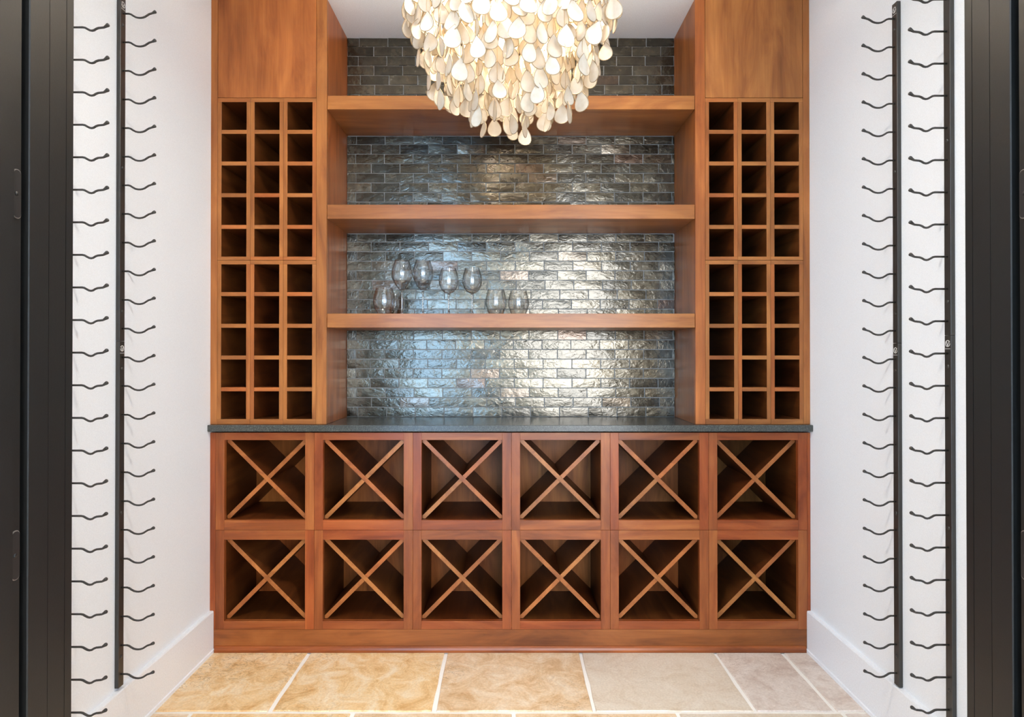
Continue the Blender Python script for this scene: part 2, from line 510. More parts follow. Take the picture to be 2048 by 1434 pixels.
lathe('door_handle', [(0, 0), (0.012, 0), (0.012, 0.03), (0.026, 0.04), (0.026, 0.055), (0, 0.062)], M_WORN, d2, 16).matrix_local = Matrix.Translation((0.2, 0.02, 1.0)) @ Matrix.Rotation(R(-90), 4, 'X')

# baseboards: tall board with a small shoe bead
for nm, xw, s in (('baseboard_left', WLX, 1), ('baseboard_right', WRX, -1)):
    prof = [(0, 0), (0.021, 0), (0.0205, 0.012), (0.0165, 0.014), (0.0165, 0.162), (0.014, 0.166), (0, 0.166)]
    y0, y1 = FRONT1, YF - 0.001
    n = len(prof)
    v = [(xw + s * x, y0, z) for x, z in prof] + [(xw + s * x, y1, z) for x, z in prof]
    f = [tuple(range(n)), tuple(range(2 * n - 1, n - 1, -1))] + [(i, n + i, n + (i + 1) % n, (i + 1) % n) for i in range(n)]
    o = mesh_obj(nm, v, f, M_TRIM); fix_normals(o); tag(o, kind='structure')

# ------------------------------------------------------------------ floor tiles
def floor_tile(x0, x1, y0, y1, kind):
    g = 0.0068
    x0 += g; x1 -= g; y0 += g; y1 -= g
    cx, cy = (x0 + x1) / 2, (y0 + y1) / 2
    per = []
    def edge(a, b, n):
        for i in range(n):
            t = i / n
            per.append((a[0] + (b[0] - a[0]) * t, a[1] + (b[1] - a[1]) * t))
    edge((x0, y0), (x1, y0), 7); edge((x1, y0), (x1, y1), 5); edge((x1, y1), (x0, y1), 7); edge((x0, y1), (x0, y0), 5)
    rnd = random.Random(int(x0 * 1e4) * 31 + int(y0 * 1e4))
    top, low = [], []
    for x, y in per:
        jx, jy = rnd.uniform(-.0022, .0022), rnd.uniform(-.0022, .0022)
        top.append((x + jx - cx - 0.003 * (1 if x > cx else -1), y + jy - cy - 0.003 * (1 if y > cy else -1), 0.0))
        low.append((x + jx - cx, y + jy - cy, -0.0035))
    n = len(per)
    v = top + low
    f = [tuple(range(n))] + [(i, n + i, n + (i + 1) % n, (i + 1) % n) for i in range(n)]
    o = mesh_obj('floor_tile', v, f, TRAV[kind], fl, loc=(cx, cy, 0))
    fix_normals(o)
    return o
ROW1 = [WLX, -0.804, -0.2525, 0.287, 0.828, 1.098, WRX]
ROW2 = [WLX, -1.062, -0.522, 0.017, 0.562, 1.115, WRX]
kinds1 = ['gold', 'gold', 'tan', 'beige', 'grey', 'grey']
kinds2 = ['tan', 'gold', 'tan', 'tan', 'beige', 'grey']
ya = 2.50
rows = [(2.50, 2.054, ROW1, kinds1), (2.054, 1.64, ROW2, kinds2), (1.64, 1.23, ROW1, ['tan', 'beige', 'gold', 'tan', 'beige', 'gold']),
        (1.23, 0.82, ROW2, ['gold', 'tan', 'beige', 'gold', 'tan', 'beige']), (0.82, 0.41, ROW1, ['tan', 'beige', 'gold', 'tan', 'beige', 'gold'])]
for y1, y0, xs, kk in rows:
    for i in range(len(xs) - 1):
        if xs[i + 1] - xs[i] > 0.03: floor_tile(xs[i], xs[i + 1], y0, y1, kk[i])
tag(box('floor_hall', -2.5, 2.5, -4.0, 0.40, -0.0035, 0.0, M_HALLFLOOR), kind='structure')

# ------------------------------------------------------------------ black steel door frame in the front wall
d1 = empty('door_1', (0, FRONT0, 0), kind='structure')
def jamb(a, s, outer):
    """a = half opening on this side, s = -1 left / +1 right; profile in x-y, frame set through the wall"""
    P = [(a, 1.061), (a, 1.0450), (a + .004, 1.0449), (a + .004, 1.0438), (a, 1.0437),
         (a, 1.0064), (a + .004, 1.0063), (a + .004, 1.0055), (a, 1.0054), (a, 0.9655), (a + .0012, 0.9637), (a + .026, 0.9637), (a + .026, 1.061)]
    Pn = [(s * x, y - FRONT0) for x, y in P]
    prism_z('door_jamb', Pn, 0, 2.44, M_STEEL, d1)
    # seal in the groove between jamb and outer stop
    prism_z('rubber_seal', [(s * (a + .020), .963 - FRONT0), (s * (a + .020), .9525 - FRONT0), (s * (a + .026), .9525 - FRONT0), (s * (a + .026), .963 - FRONT0)], 0, 2.44, M_RUBBER, d1)
    # outer leaf frame
    Q = [(a + .003, .951), (a + .001, .949), (a + .001, .934), (a - .004, .930), (a - .004, .84), (a + .030, .84), (a + .030, .951)]
    prism_z('door_stile', [(s * x, y - FRONT0) for x, y in Q], 0, 2.44, M_STEEL, d1)
    for zc in (1.443, 0.887):
        # rounded latch plate with a worn bright edge
        def plate(name, w, h, x_in, th, mat, par):
            pts = []
            r = w * 0.45
            for cy_, cz_, a0 in ((w / 2 - r, h / 2 - r, 0), (-w / 2 + r, h / 2 - r, 90), (-w / 2 + r, -h / 2 + r, 180), (w / 2 - r, -h / 2 + r, 270)):
                for k in range(5):
                    an = R(a0 + k * 22.5)
                    pts.append((0.9405 - FRONT0 + cy_ + r * math.cos(an), zc + cz_ + r * math.sin(an)))
            xs_ = sorted((s * x_in, s * (x_in - th)))
            return prism_x(name, pts, xs_[0], xs_[1], mat, par)
        pl = plate('latch_plate', .015, .076, a + .001, .0012, M_WORN, d1)
        plate('plate_face', .0135, .0735, a - .0002, .0006, M_BLACK, pl)
        sc = lathe('screw', [(0, .0016), (.003, .0010), (.0036, 0), (0, 0)], M_STEEL, pl, 12)
        sc.matrix_local = Matrix.Translation((s * (a - .0008), 0.9385 - FRONT0, zc)) @ Matrix.Rotation(R(-90 * s), 4, 'Y')
jamb(0.7575, -1, None)
jamb(0.7925, 1, None)
box('door_header', -0.7835, 0.8185, 0.84 - FRONT0, 1.061 - FRONT0, 2.44, 2.50, M_STEEL, d1)

# ------------------------------------------------------------------ diamond wine bins (base cabinets)
MW = 197.0 * K
BX0 = KX(432)
DEPTH = YB + 0.022 - YF      # cabinets run back to the wall
def bin_cabinet(upper, label):
    """origin at the front lower left corner"""
    zt, zb = (KZ(865.2), KZ(1059.4)) if upper else (KZ(1060.0), KZ(1257.5))
    ot, ob = (KZ(880), KZ(1040)) if upper else (KZ(1079), KZ(1241))
    H = zt - zb; ot -= zb; ob -= zb
    t = empty('diamond_wine_bin', (0, YF, zb), label, 'wine rack')
    g = 0.0004
    L0, R0 = 17.2 * K, 178.6 * K
    W = MW - g
    ft = 0.019
    box('stile', g, L0, 0, ft, 0, H, RED['Z'], t, 0.0005)
    box('stile', R0, W, 0, ft, 0, H, RED['Z'], t, 0.0005)
    box('rail', L0, R0, 0.0003, ft, ot, H, RED['X'], t, 0.0005)
    box('rail', L0, R0, 0.0003, ft, 0, ob, RED['X'], t, 0.0005)
    th = 0.012
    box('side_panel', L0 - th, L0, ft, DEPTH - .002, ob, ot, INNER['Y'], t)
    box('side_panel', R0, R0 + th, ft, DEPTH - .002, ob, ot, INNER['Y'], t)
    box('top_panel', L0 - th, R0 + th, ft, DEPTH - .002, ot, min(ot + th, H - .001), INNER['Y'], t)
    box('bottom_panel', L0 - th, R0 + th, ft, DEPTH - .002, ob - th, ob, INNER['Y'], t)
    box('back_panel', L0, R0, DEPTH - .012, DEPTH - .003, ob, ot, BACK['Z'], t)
    # crossed dividers: one panel runs through, two half panels butt against it
    cx, cz = (L0 + R0) / 2, (ot + ob) / 2
    ax, az = (R0 - L0) / 2 - .0006, (ot - ob) / 2 - .0006
    q = 0.0165 / math.sqrt(2)
    y0, y1 = 0.027, DEPTH - 0.014
    thr = [(-ax, az), (-ax + q, az), (ax, -az + q), (ax, -az), (ax - q, -az), (-ax, az - q)]
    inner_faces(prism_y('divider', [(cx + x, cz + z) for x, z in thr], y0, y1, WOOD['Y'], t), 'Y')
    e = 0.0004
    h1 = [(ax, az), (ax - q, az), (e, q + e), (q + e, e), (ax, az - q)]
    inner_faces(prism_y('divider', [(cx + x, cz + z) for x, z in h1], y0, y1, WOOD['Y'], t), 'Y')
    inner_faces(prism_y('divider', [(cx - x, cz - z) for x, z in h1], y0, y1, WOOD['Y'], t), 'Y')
    return t
cols = ['against the left wall', 'second from the left wall', 'third from the left wall', 'third from the right wall', 'second from the right wall', 'against the right wall']
for up in (True, False):
    proto = None
    for i in range(6):
        o = bin_cabinet(up, None) if proto is None else copy_tree(proto)
        proto = proto or o
        o.location.x = BX0 + i * MW
        o['label'] = 'reddish wooden crossed wine bin, %s row, %s' % ('upper' if up else 'lower', cols[i])
        o['group'] = 'diamond wine bins under the stone counter'
# filler strips at both ends
tag(box('filler_strip', WLX + .0006, KX(432) - .0004, YF, YF + .02, KZ(1257.5), KZ(865.2), RED['Z'], None, 0.0005),
    'narrow reddish wooden filler strip beside the bins at the left wall', 'filler', 'filler strips of the base cabinets')
tag(box('filler_strip', KX(432) + 6 * MW + .0004, WRX - .0006, YF, YF + .02, KZ(1257.5), KZ(865.2), RED['Z'], None, 0.0005),
    'narrow reddish wooden filler strip beside the bins at the right wall', 'filler', 'filler strips of the base cabinets')
# plinth
DARKER = mat_wood('brown_alder_plinth', 'X', (0.32, 0.105, 0.029), (0.24, 0.072, 0.018), (0.13, 0.036, 0.010))
pl = empty('plinth', (0, YF, 0), 'long brown wooden plinth board under the diamond bins on the floor', 'plinth')
box('plinth_board', WLX + .0006, WRX - .0006, 0.001, 0.02, 0.001, KZ(1258), DARKER, pl, 0.0005)
sh = [(0.0009, 0.001), (-0.010, 0.001), (-0.010, 0.010), (-0.0075, 0.018), (-0.003, 0.0235), (0.0009, 0.0245)]
prism_x('shoe_molding', sh, WLX + .022, WRX - .022, DARKER, pl)

# worktop
CT0, CT1 = 0.8895, 0.9155
tag(box('countertop', WLX + .0006, WRX - .0006, 2.445, 2.7985, CT0, CT1, M_COUNTER, None, 0.0015),
    'long grey leathered stone counter lying on the diamond bins', 'countertop')

# ------------------------------------------------------------------ towers with cubby racks
def tower(label, side):
    """side -1: left tower. Built in world x, origin at wall corner on the counter"""
    xo = WLX + .0006 if side < 0 else WRX - .0006
    xs0, xs1 = (KX(434), KX(632)) if side < 0 else (KX(1411), KX(1607))      # bay of the racks
    xi = KX(653) if side < 0 else KX(1391)                                     # inner face toward shelves
    z0, z1 = CT1 + .0006, CEIL - .0006
    t = empty('tall_cabinet', (0, YF, z0), label, 'cabinet')
    H = z1 - z0
    def bx(nm, a, b, y0, y1, c, d, m, bev=0.0):
        a, b = min(a, b), max(a, b)
        return box(nm, a, b, y0, y1, c, d, m, t, bev)
    ft = .019
    dp = YB + .022 - YF
    bx('stile', xo, (xs0 if side < 0 else xs1) - side * -0.0004 * 1, 0, ft, 0, H, WOOD['Z'], 0.0005)
    inn = xs1 if side < 0 else xs0
    bx('stile', inn - side * .0004, xi, 0, ft, 0, H, WOOD['Z'], 0.0006)
    bx('side_panel', xi, xi + side * .018, ft, dp, 0, H, WOOD['Z'])
    zr = KZ(194.6) - z0                                                        # top of the racks
    bx('cabinet_bottom', xo, xi + side * .0185, ft + .002, dp, zr + .0006, zr + .018, WOOD['X'])
    bx('door', xs0 + .001, xs1 - .001, 0.0004, ft, zr + .0010, H, WOOD['Z'], 0.0008)
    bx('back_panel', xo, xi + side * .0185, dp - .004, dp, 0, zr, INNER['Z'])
    return t
tower('tall brown wooden cabinet with plain top door, standing against the left wall', -1)
tower('tall brown wooden cabinet with plain top door, standing against the right wall', 1)

def rack(upper):
    """five cubby holes one above the other; origin at front lower left corner"""
    pt, pb = (195.0, 520.0) if upper else (520.5, 848.6)
    z0 = KZ(pb); H = KZ(pt) - z0
    t = empty('wine_cubby_rack', (0, YF, z0))
    W = 66.0 * K
    g = .0003
    s = 8.0 * K
    tb = 8.0 * K
    bb = (7.0 if upper else 10.5) * K
    D = YB + .015 - YF
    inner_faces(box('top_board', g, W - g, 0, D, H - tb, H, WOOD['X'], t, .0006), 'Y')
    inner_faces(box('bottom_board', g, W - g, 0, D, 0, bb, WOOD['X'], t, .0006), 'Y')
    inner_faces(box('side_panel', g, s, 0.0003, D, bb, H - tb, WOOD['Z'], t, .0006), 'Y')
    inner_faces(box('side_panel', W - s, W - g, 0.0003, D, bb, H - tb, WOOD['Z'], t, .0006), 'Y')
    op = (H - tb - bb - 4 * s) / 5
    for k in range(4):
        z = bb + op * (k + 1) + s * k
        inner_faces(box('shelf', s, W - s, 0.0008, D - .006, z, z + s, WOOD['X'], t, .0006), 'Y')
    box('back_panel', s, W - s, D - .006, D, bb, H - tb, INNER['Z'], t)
    return t
pos_names = {-1: ['against the left wall', 'in the middle of the left cabinet', 'next to the shelves in the left cabinet'],
             1: ['next to the shelves in the right cabinet', 'in the middle of the right cabinet', 'against the right wall']}
for up in (True, False):
    proto = None
    for side, x0, x1 in ((-1, KX(434), KX(632)), (1, KX(1411), KX(1607))):
        for i in range(3):
            o = rack(up) if proto is None else copy_tree(proto)
            proto = proto or o
            sc_ = (x1 - x0) / 3
            o.location.x = x0 + i * sc_
            if side > 0: o.scale.x = sc_ / (66 * K)
            o['label'] = '%s five-hole wooden wine rack %s' % ('upper' if up else 'lower', pos_names[side][i])
            o['category'] = 'wine rack'
            o['group'] = 'square-holed wine racks in the tall cabinets'

# ------------------------------------------------------------------ display shelves
SX0, SX1 = KX(653) + .0012, KX(1391) - .0012
shelf_z = [(189.5, 217, 'top thick wooden shelf behind the shell chandelier'),
           (408.5, 437, 'middle thick wooden shelf, empty, in front of the dark tiles'),
           (627, 655, 'lowest thick wooden shelf, with the drinking glasses standing on it')]
SZ = []
for a, b_, lab in shelf_z:
    z1_, z0_ = KZ(a), KZ(b_)
    SZ.append((z0_, z1_))
    t = empty('display_shelf', ((SX0 + SX1) / 2, YF + .003, z0_), lab, 'shelf', 'thick shelves between the tall cabinets')
    hw = (SX1 - SX0) / 2
    box('front_edge', -hw, hw, 0, .019, 0, z1_ - z0_, WOOD['X'], t, .0008)
    box('shelf_board', -hw, hw, .0193, YB - YF - .006, .0005, z1_ - z0_ - .0004, WOOD['X'], t)

# ------------------------------------------------------------------ zellige backsplash, one panel per bay
TW, THh = 0.1308, 0.0436
def tile_mesh(seed, w, h):
    rnd = random.Random(seed)
    nx, nz = 4, 3
    vs, fs = [], []
    w2, h2 = w / 2 - .0013, h / 2 - .0011
    tx, tz, tw_ = rnd.gauss(0, .010), rnd.gauss(0, .016), rnd.gauss(0, .5)
    for j in range(nz + 1):
        for i in range(nx + 1):
            u, v = -1 + 2 * i / nx, -1 + 2 * j / nz
            edge = i in (0, nx) or j in (0, nz)
            x = u * (w2 - .0010) + (rnd.uniform(-.0006, .0006))
            z = v * (h2 - .0010) + (rnd.uniform(-.0005, .0005))
            y = -.0075 + tx * x + tz * z + tw_ * x * z + rnd.uniform(-.00022, .00022)
            if edge: y += .0005
            vs.append((x, y, z))
    for j in range(nz):
        for i in range(nx):
            a = j * (nx + 1) + i
            fs.append((a, a + 1, a + nx + 2, a + nx + 1))
    # outer skirt
    ring = [i for i in range(nx + 1)] + [j * (nx + 1) + nx for j in range(1, nz + 1)] + [nz * (nx + 1) + i for i in range(nx - 1, -1, -1)] + [j * (nx + 1) for j in range(nz - 1, 0, -1)]
    base = len(vs)
    for k in ring:
        x, y, z = vs[k]
        vs.append((x + (.0009 if x > 0 else -.0009) * (abs(x) > w2 - .003), -.0010, z + (.0009 if z > 0 else -.0009) * (abs(z) > h2 - .003)))
    n = len(ring)
    for k in range(n):
        fs.append((ring[k], base + k, base + (k + 1) % n, ring[(k + 1) % n]))
    me = bpy.data.meshes.new('tile')
    me.from_pydata(vs, [], fs); me.update()
    me.materials.append(M_TILE)
    me.shade_smooth()
    try: me.set_sharp_from_angle(angle=R(38))
    except Exception: pass
    return me
tile_meshes = [tile_mesh(100 + i, TW, THh) for i in range(14)]
def check_dir(me):
    # front faces must look toward the camera (-y)
    if me.polygons[0].normal.y > 0: me.flip_normals()
for me in tile_meshes: check_dir(me)
TX0, TX1 = KX(653) + .0008, KX(1391) - .0008
bays = [('top', SZ[0][1] + .0006, CEIL - .0006, .0395, 24, 0, 'dark glazed tile panel above the top shelf, behind the chandelier'),
        ('upper', SZ[1][1] + .0006, SZ[0][0] - .0006, .0370, 19, 0, 'dark glazed tile panel between the top and middle shelves'),
        ('glass', SZ[2][1] + .0006, SZ[1][0] - .0006, .0365, 20, 0, 'dark glazed tile panel behind the drinking glasses'),
        ('counter', CT1 + .0006, SZ[2][0] - .0006, None, 19, 1, 'dark glazed tile panel between the lowest shelf and the stone counter')]
PXB = YB / F
rt = random.Random(11)
for nm, z0, z1, first, short, par, lab in bays:
    t = empty('tile_backsplash', (0, YB + .008, z0), lab, 'wall tiles', 'glazed brick tile panels of the shelf bays')
    box('grout_bed', TX0, TX1, -.0022, .016, 0, z1 - z0, M_GROUT, t)
    if first is None: first = (z1 - z0) - 9 * THh
    zc = z1; row = 0; hts = [first]
    while zc - z0 > .004:
        h = first if row == 0 else THh
        zl = max(z0, zc - h)
        hh = zc - zl
        short_row = (row % 2 == 0) if not par else (row % 2 == 1)
        x = TX0
        wfirst = ((short if short_row else short + 28.5) + rt.uniform(-3, 3)) * PXB
        while TX1 - x > .006:
            w = wfirst if x == TX0 else TW
            w = min(w, TX1 - x)
            me = rt.choice(tile_meshes)
            o = bpy.data.objects.new('tile', me)
            o.scale = (w / TW, 1, hh / THh)
            if rt.random() < .5 and False: o.rotation_euler.y = math.pi
            o.location = (x + w / 2, 0, zc - hh / 2 - z0)
            o.rotation_euler = (rt.gauss(0, .006), 0, rt.gauss(0, .005))
            C.objects.link(o); o.parent = t
            x += w
        zc = zl; row += 1

# ------------------------------------------------------------------ drinking glasses
def thick(outer, wall):
    """closed profile: outer wall up, rim, inner wall down"""
    inner = [(max(r - wall, 0.0), z) for r, z in outer]
    inner = [p for p in inner if p[1] > outer[0][1] + wall]
    inner = inner[::-1]
    if inner and inner[-1][0] > 1e-5: inner.append((0, inner[-1][1] - wall * .3))
    return outer + inner
def smooth_prof(pts, n=3):
    # Catmull-Rom through profile points
    out = []
    for i in range(len(pts) - 1):
        p0 = pts[max(i - 1, 0)]; p1 = pts[i]; p2 = pts[i + 1]; p3 = pts[min(i + 2, len(pts) - 1)]
        for k in range(n):
            t = k / n
            out.append(tuple(0.5 * ((2 * p1[j]) + (-p0[j] + p2[j]) * t + (2 * p0[j] - 5 * p1[j] + 4 * p2[j] - p3[j]) * t * t + (-p0[j] + 3 * p1[j] - 3 * p2[j] + p3[j]) * t ** 3) for j in range(2)))
    out.append(pts[-1])
    return [(max(r, 0), z) for r, z in out]
def stemware(name, H, bowl_pts, label):
    zb = bowl_pts[0][1]
    t = empty(name, (0, 0, 0), label, 'glass')
    lathe('bowl', thick(smooth_prof(bowl_pts), .0011), M_THIN, t, 40)
    lathe('stem', [(0, zb - .0003), (.0055, zb - .0006), (.0040, zb - .008), (.0034, zb - .03), (.0033, .03), (.0042, .012), (.0060, .0066), (0, .0064)], M_GLASS, t, 20)
    lathe('foot', [(0, .0060), (.006, .0058), (.014, .0040), (.030, .0022), (.037, .0012), (.037, .0002), (.030, 0), (0, 0)], M_GLASS, t, 40)
    return t
tall = [(0.0, .103), (.006, .104), (.022, .122), (.038, .150), (.0445, .175), (.042, .198), (.035, .222), (.030, .236)]
ball = [(0.0, .091), (.008, .092), (.026, .102), (.039, .125), (.042, .146), (.039, .170), (.033, .190), (.030, .200)]
nost = [(0.0, 0.0), (.020, 0.0), (.026, .002), (.036, .018), (.0435, .040), (.0455, .055), (.043, .078), (.037, .100), (.0345, .110)]
zS = SZ[2][1] + .0003
def place(o, px, d):
    o.location = ((px - 1018) * d / F, d, zS)
g1 = stemware('wine_glass', .236, tall, 'tall tulip wine glass nearest the stemless pair on the lowest shelf')
place(g1, 804, 2.606); g1['group'] = 'tall tulip wine glasses'
g2 = copy_tree(g1); place(g2, 846, 2.606); g2['label'] = 'tall tulip wine glass between the other tall one and the round-bowled glasses'
g3 = stemware('wine_glass', .200, ball, 'round-bowled stemmed wine glass beside the tall tulip glasses')
place(g3, 897.5, 2.586); g3['group'] = 'round-bowled wine glasses'
g4 = copy_tree(g3); place(g4, 944.5, 2.586); g4['label'] = 'round-bowled stemmed wine glass beside the stemless glasses at the shelf middle'
def tumbler(label):
    t = empty('stemless_glass', (0, 0, 0), label, 'glass', 'stemless wine glasses')
    lathe('bowl', thick(smooth_prof(nost), .0012), M_THIN, t, 40)
    return t
s1 = tumbler('stemless wine glass at the left end of the glasses, standing in front'); place(s1, 768.5, 2.545)
s2 = copy_tree(s1); place(s2, 788, 2.70); s2['label'] = 'stemless wine glass half hidden behind the leftmost one'
s3 = copy_tree(s1); place(s3, 992, 2.60); s3['label'] = 'stemless wine glass near the shelf middle, beside a round-bowled glass'
s4 = copy_tree(s1); place(s4, 1037, 2.64); s4['label'] = 'stemless wine glass at the right end of the glasses'

# ------------------------------------------------------------------ wall wine racks
def peg_mesh(body, s):
    """returns (rod mesh, tip mesh) pointing along s*x, root at origin on the strip's face"""
    if body:   # deep cradle for the bottle's body
        mm = 1.535e-3
        pts = [(-1, 0), (11.7, 0), (16, -1.3), (20, -4.0), (25.8, -7.2), (31, -8.3), (35.5, -8.4), (40, -7.7), (44.5, -6.0), (49, -3.0), (53, -0.6), (56.5, 0.4), (60, 1.8)]
        tip0, tip1 = (58.5, 1.0), (66.5, 4.9)
    else:
        mm = 1.352e-3
        pts = [(-1, 0), (25, 0), (29.5, -0.9), (34.5, -3.8), (39, -6.1), (43, -6.8), (47, -6.0), (52, -2.9), (56.5, -1.3), (62, -0.8), (67, -0.2), (70, 1.2)]
        tip0, tip1 = (68, 0.2), (77.5, 6.2)
    P = [(s * u * mm, 0, v * mm) for u, v in pts]
    v, f = tube_data(P, [.0026] + [.0030] * (len(P) - 1), 8)
    me = bpy.data.meshes.new('peg'); me.from_pydata(v, [], f); me.update(); me.shade_smooth(); me.materials.append(M_RACK)
    a = Vector((s * tip0[0] * mm, 0, tip0[1] * mm)); b = Vector((s * tip1[0] * mm, 0, tip1[1] * mm))
    ts = [0, .2, .4, .6, .75, .88, .96, 1.0]; rs = [.0031, .0035, .0041, .0048, .0051, .0046, .0032, .0012]
    v, f = tube_data([a.lerp(b, t) for t in ts], rs, 10)
    mt = bpy.data.meshes.new('peg_tip'); mt.from_pydata(v, [], f); mt.update(); mt.shade_smooth(); mt.materials.append(M_RACK)
    for m_ in (me, mt):
        bm = bmesh.new(); bm.from_mesh(m_); bmesh.ops.recalc_face_normals(bm, faces=bm.faces); bm.to_mesh(m_); bm.free()
    return me, mt
PITCH = 0.0886
SW, ST = 0.025, 0.0125
def rack_strip(xw, s, y, ztop, body, label):
    """ztop = height of the first of its twelve pegs"""
    t = empty('wine_rack_strip', (xw, y, ztop - 11 * PITCH - .0385), label, 'wine rack', 'black wall-mounted peg strips for bottles')
    H = 12 * PITCH - .0006
    th = ST
    e = .0004
    # channel: face plate plus two side flanges
    x0, x1 = (e, th) if s > 0 else (-th, -e)
    box('backplate', x0, x1, -SW / 2, SW / 2, 0, H, M_RACK, t, .0008)
    rod, tip = PEGS[(body, s)]
    for k in range(12):
        o = bpy.data.objects.new('peg', rod); C.objects.link(o); o.parent = t
        o.location = (s * th, 0, .0385 + k * PITCH)
        q = bpy.data.objects.new('peg_tip', tip); C.objects.link(q); q.parent = o
    for zf in (.0385 + .6 * PITCH, .0385 + 5.6 * PITCH, .0385 + 10.6 * PITCH):
        sc = lathe('screw', [(0, .0030), (.0030, .0026), (.0052, .0012), (.0058, 0), (0, 0)], M_RACK, t, 14)
        sc.matrix_local = Matrix.Translation((s * (th - .0002), 0, zf)) @ Matrix.Rotation(R(90 * s), 4, 'Y')
    # round emblem with a forked letter and a line under it
    bm = bmesh.new()
    def quad(a, b, w, dx=0):
        a = Vector(a); b = Vector(b); d = (b - a).normalized(); n = Vector((-d.y, d.x)) * w / 2
        vs = [bm.verts.new((dx, p.x, p.y)) for p in (a + n, a - n, b - n, b + n)]
        bm.faces.new(vs)
    r0, w = .0092, .0018
    N = 28
    for k in range(N):
        a0, a1 = 2 * math.pi * k / N, 2 * math.pi * (k + 1) / N
        if k in (12, 13): continue
        vs = [bm.verts.new((0, rr * math.cos(an), rr * math.sin(an))) for rr, an in ((r0, a0), (r0 - w, a0), (r0 - w, a1), (r0, a1))]
        bm.faces.new(vs)
    m_ = s   # keep the mark readable from the room side of either wall
    quad((-.0042 * m_, .0050), (.0000, -.0085), .0016)
    quad((.0000, -.0085), (.0046 * m_, .0058), .0011)
    quad((-.0005 * m_, -.0030), (.0062 * m_, .0022), .0010)
    quad((-.0098, -.0145), (.0098, -.0145), .0011)
    r = bmesh.ops.extrude_face_region(bm, geom=bm.faces[:])
    for ee in r['geom']:
        if isinstance(ee, bmesh.types.BMVert): ee.co.x += s * .0003
    bmesh.ops.recalc_face_normals(bm, faces=bm.faces)
    me = bpy.data.meshes.new('emblem'); bm.to_mesh(me); bm.free(); me.materials.append(M_LOGO)
    em = bpy.data.objects.new('emblem', me); C.objects.link(em); em.parent = t
    em.location = (s * (th + .0001), 0, .0385 + 11 * PITCH + .0275)
    em['label'] = 'pale round emblem with an underline'
    return t
PEGS = {(b, s): peg_mesh(b, s) for b in (0, 1) for s in (-1, 1)}
for xw, s, y, z1_, body, wall, where in ((WLX, 1, 1.661, 2.265, 0, 'left', 'beside the black door frame'), (WLX, 1, 1.887, 2.2516, 1, 'left', 'nearer the tall cabinet'),
                                    (WRX, -1, 1.678, 2.2627, 0, 'right', 'beside the black door frame'), (WRX, -1, 1.905, 2.2456, 1, 'right', 'nearer the tall cabinet')):
    rack_strip(xw, s, y, z1_, body, 'upper black metal peg strip on the %s wall, %s' % (wall, where))
    rack_strip(xw, s, y, z1_ - 12 * PITCH, body, 'lower black metal peg strip on the %s wall, %s' % (wall, where))

# ------------------------------------------------------------------ fitting of the added, unseen downlight
for i, (dx, dy) in enumerate(ADDED_DOWNLIGHTS):
    t = empty('added_downlight', (dx, dy, CEIL), 'added unseen round white ceiling light between the doorway and the chandelier', 'ceiling light')
    lathe('trim_ring', [(.045, -.001), (.062, -.001), (.062, -.004), (.055, -.007), (.047, -.006), (.045, -.001)], M_TRIM, t, 32)
    lathe('lens', [(0, -.0015), (.0448, -.0015), (.0448, -.0030), (0, -.0030)], M_CAN, t, 32)

# ------------------------------------------------------------------ capiz shell chandelier
CX, CY = 0.003, 1.76
ch = empty('shell_chandelier', (CX, CY, CEIL), 'large cream chandelier of hanging teardrop shells before the shelves', 'chandelier')
lathe('canopy', [(0, 0), (.065, -.0005), (.065, -.012), (.03, -.024), (.008, -.028), (0, -.028)], M_BRASS, ch, 32)
lathe('rod', [(0, -.027), (.005, -.027), (.005, -.235), (0, -.235)], M_BRASS, ch, 12)
RINGS = [(.298, 31, 2.125), (.270, 28, 2.045), (.240, 24, 1.965), (.205, 20, 1.910), (.160, 14, 1.882), (.110, 9, 1.858), (.050, 5, 1.842)]
ZTOP = CEIL - .235
for rr, n, zb in RINGS:   # hoops that the strands hang from
    sg = 48
    v, f = [], []
    for i in range(sg):
        a = 2 * math.pi * i / sg
        for k in range(6):
            b_ = 2 * math.pi * k / 6
            r_ = rr + .0025 * math.cos(b_)
            v.append((r_ * math.cos(a), r_ * math.sin(a), ZTOP - CEIL + .0025 * math.sin(b_)))
    for i in range(sg):
        for k in range(6):
            f.append((i * 6 + k, ((i + 1) % sg) * 6 + k, ((i + 1) % sg) * 6 + (k + 1) % 6, i * 6 + (k + 1) % 6))
    mesh_obj('hoop', v, f, M_BRASS, ch, True)
for k in range(3):
    a = math.pi * k / 3
    v, f = tube_data([(-.30 * math.cos(a), -.30 * math.sin(a), ZTOP - CEIL), (.30 * math.cos(a), .30 * math.sin(a), ZTOP - CEIL)], [.003, .003], 6)
    mesh_obj('spoke', v, f, M_BRASS, ch)
BULBS = [(.075 * math.cos(2 * math.pi * k / 4 + .6), .075 * math.sin(2 * math.pi * k / 4 + .6)) for k in range(4)]
for bx_, by_ in BULBS:
    lathe('lamp_socket', [(0, -.235), (.012, -.235), (.014, -.247), (0, -.247)], M_BRASS, ch, 16, loc=(bx_, by_, 0))
    lathe('bulb', [(0, -.247), (.010, -.250), (.014, -.262), (.024, -.283), (.026, -.300), (.018, -.320), (0, -.327)], M_BULB, ch, 20, loc=(bx_, by_, 0))
for bx_, by_ in BULBS:
    point('chandelier_lamp', (CX + bx_, CY + by_, CEIL - .296), 13, (1.0, 0.88, 0.72), .05)

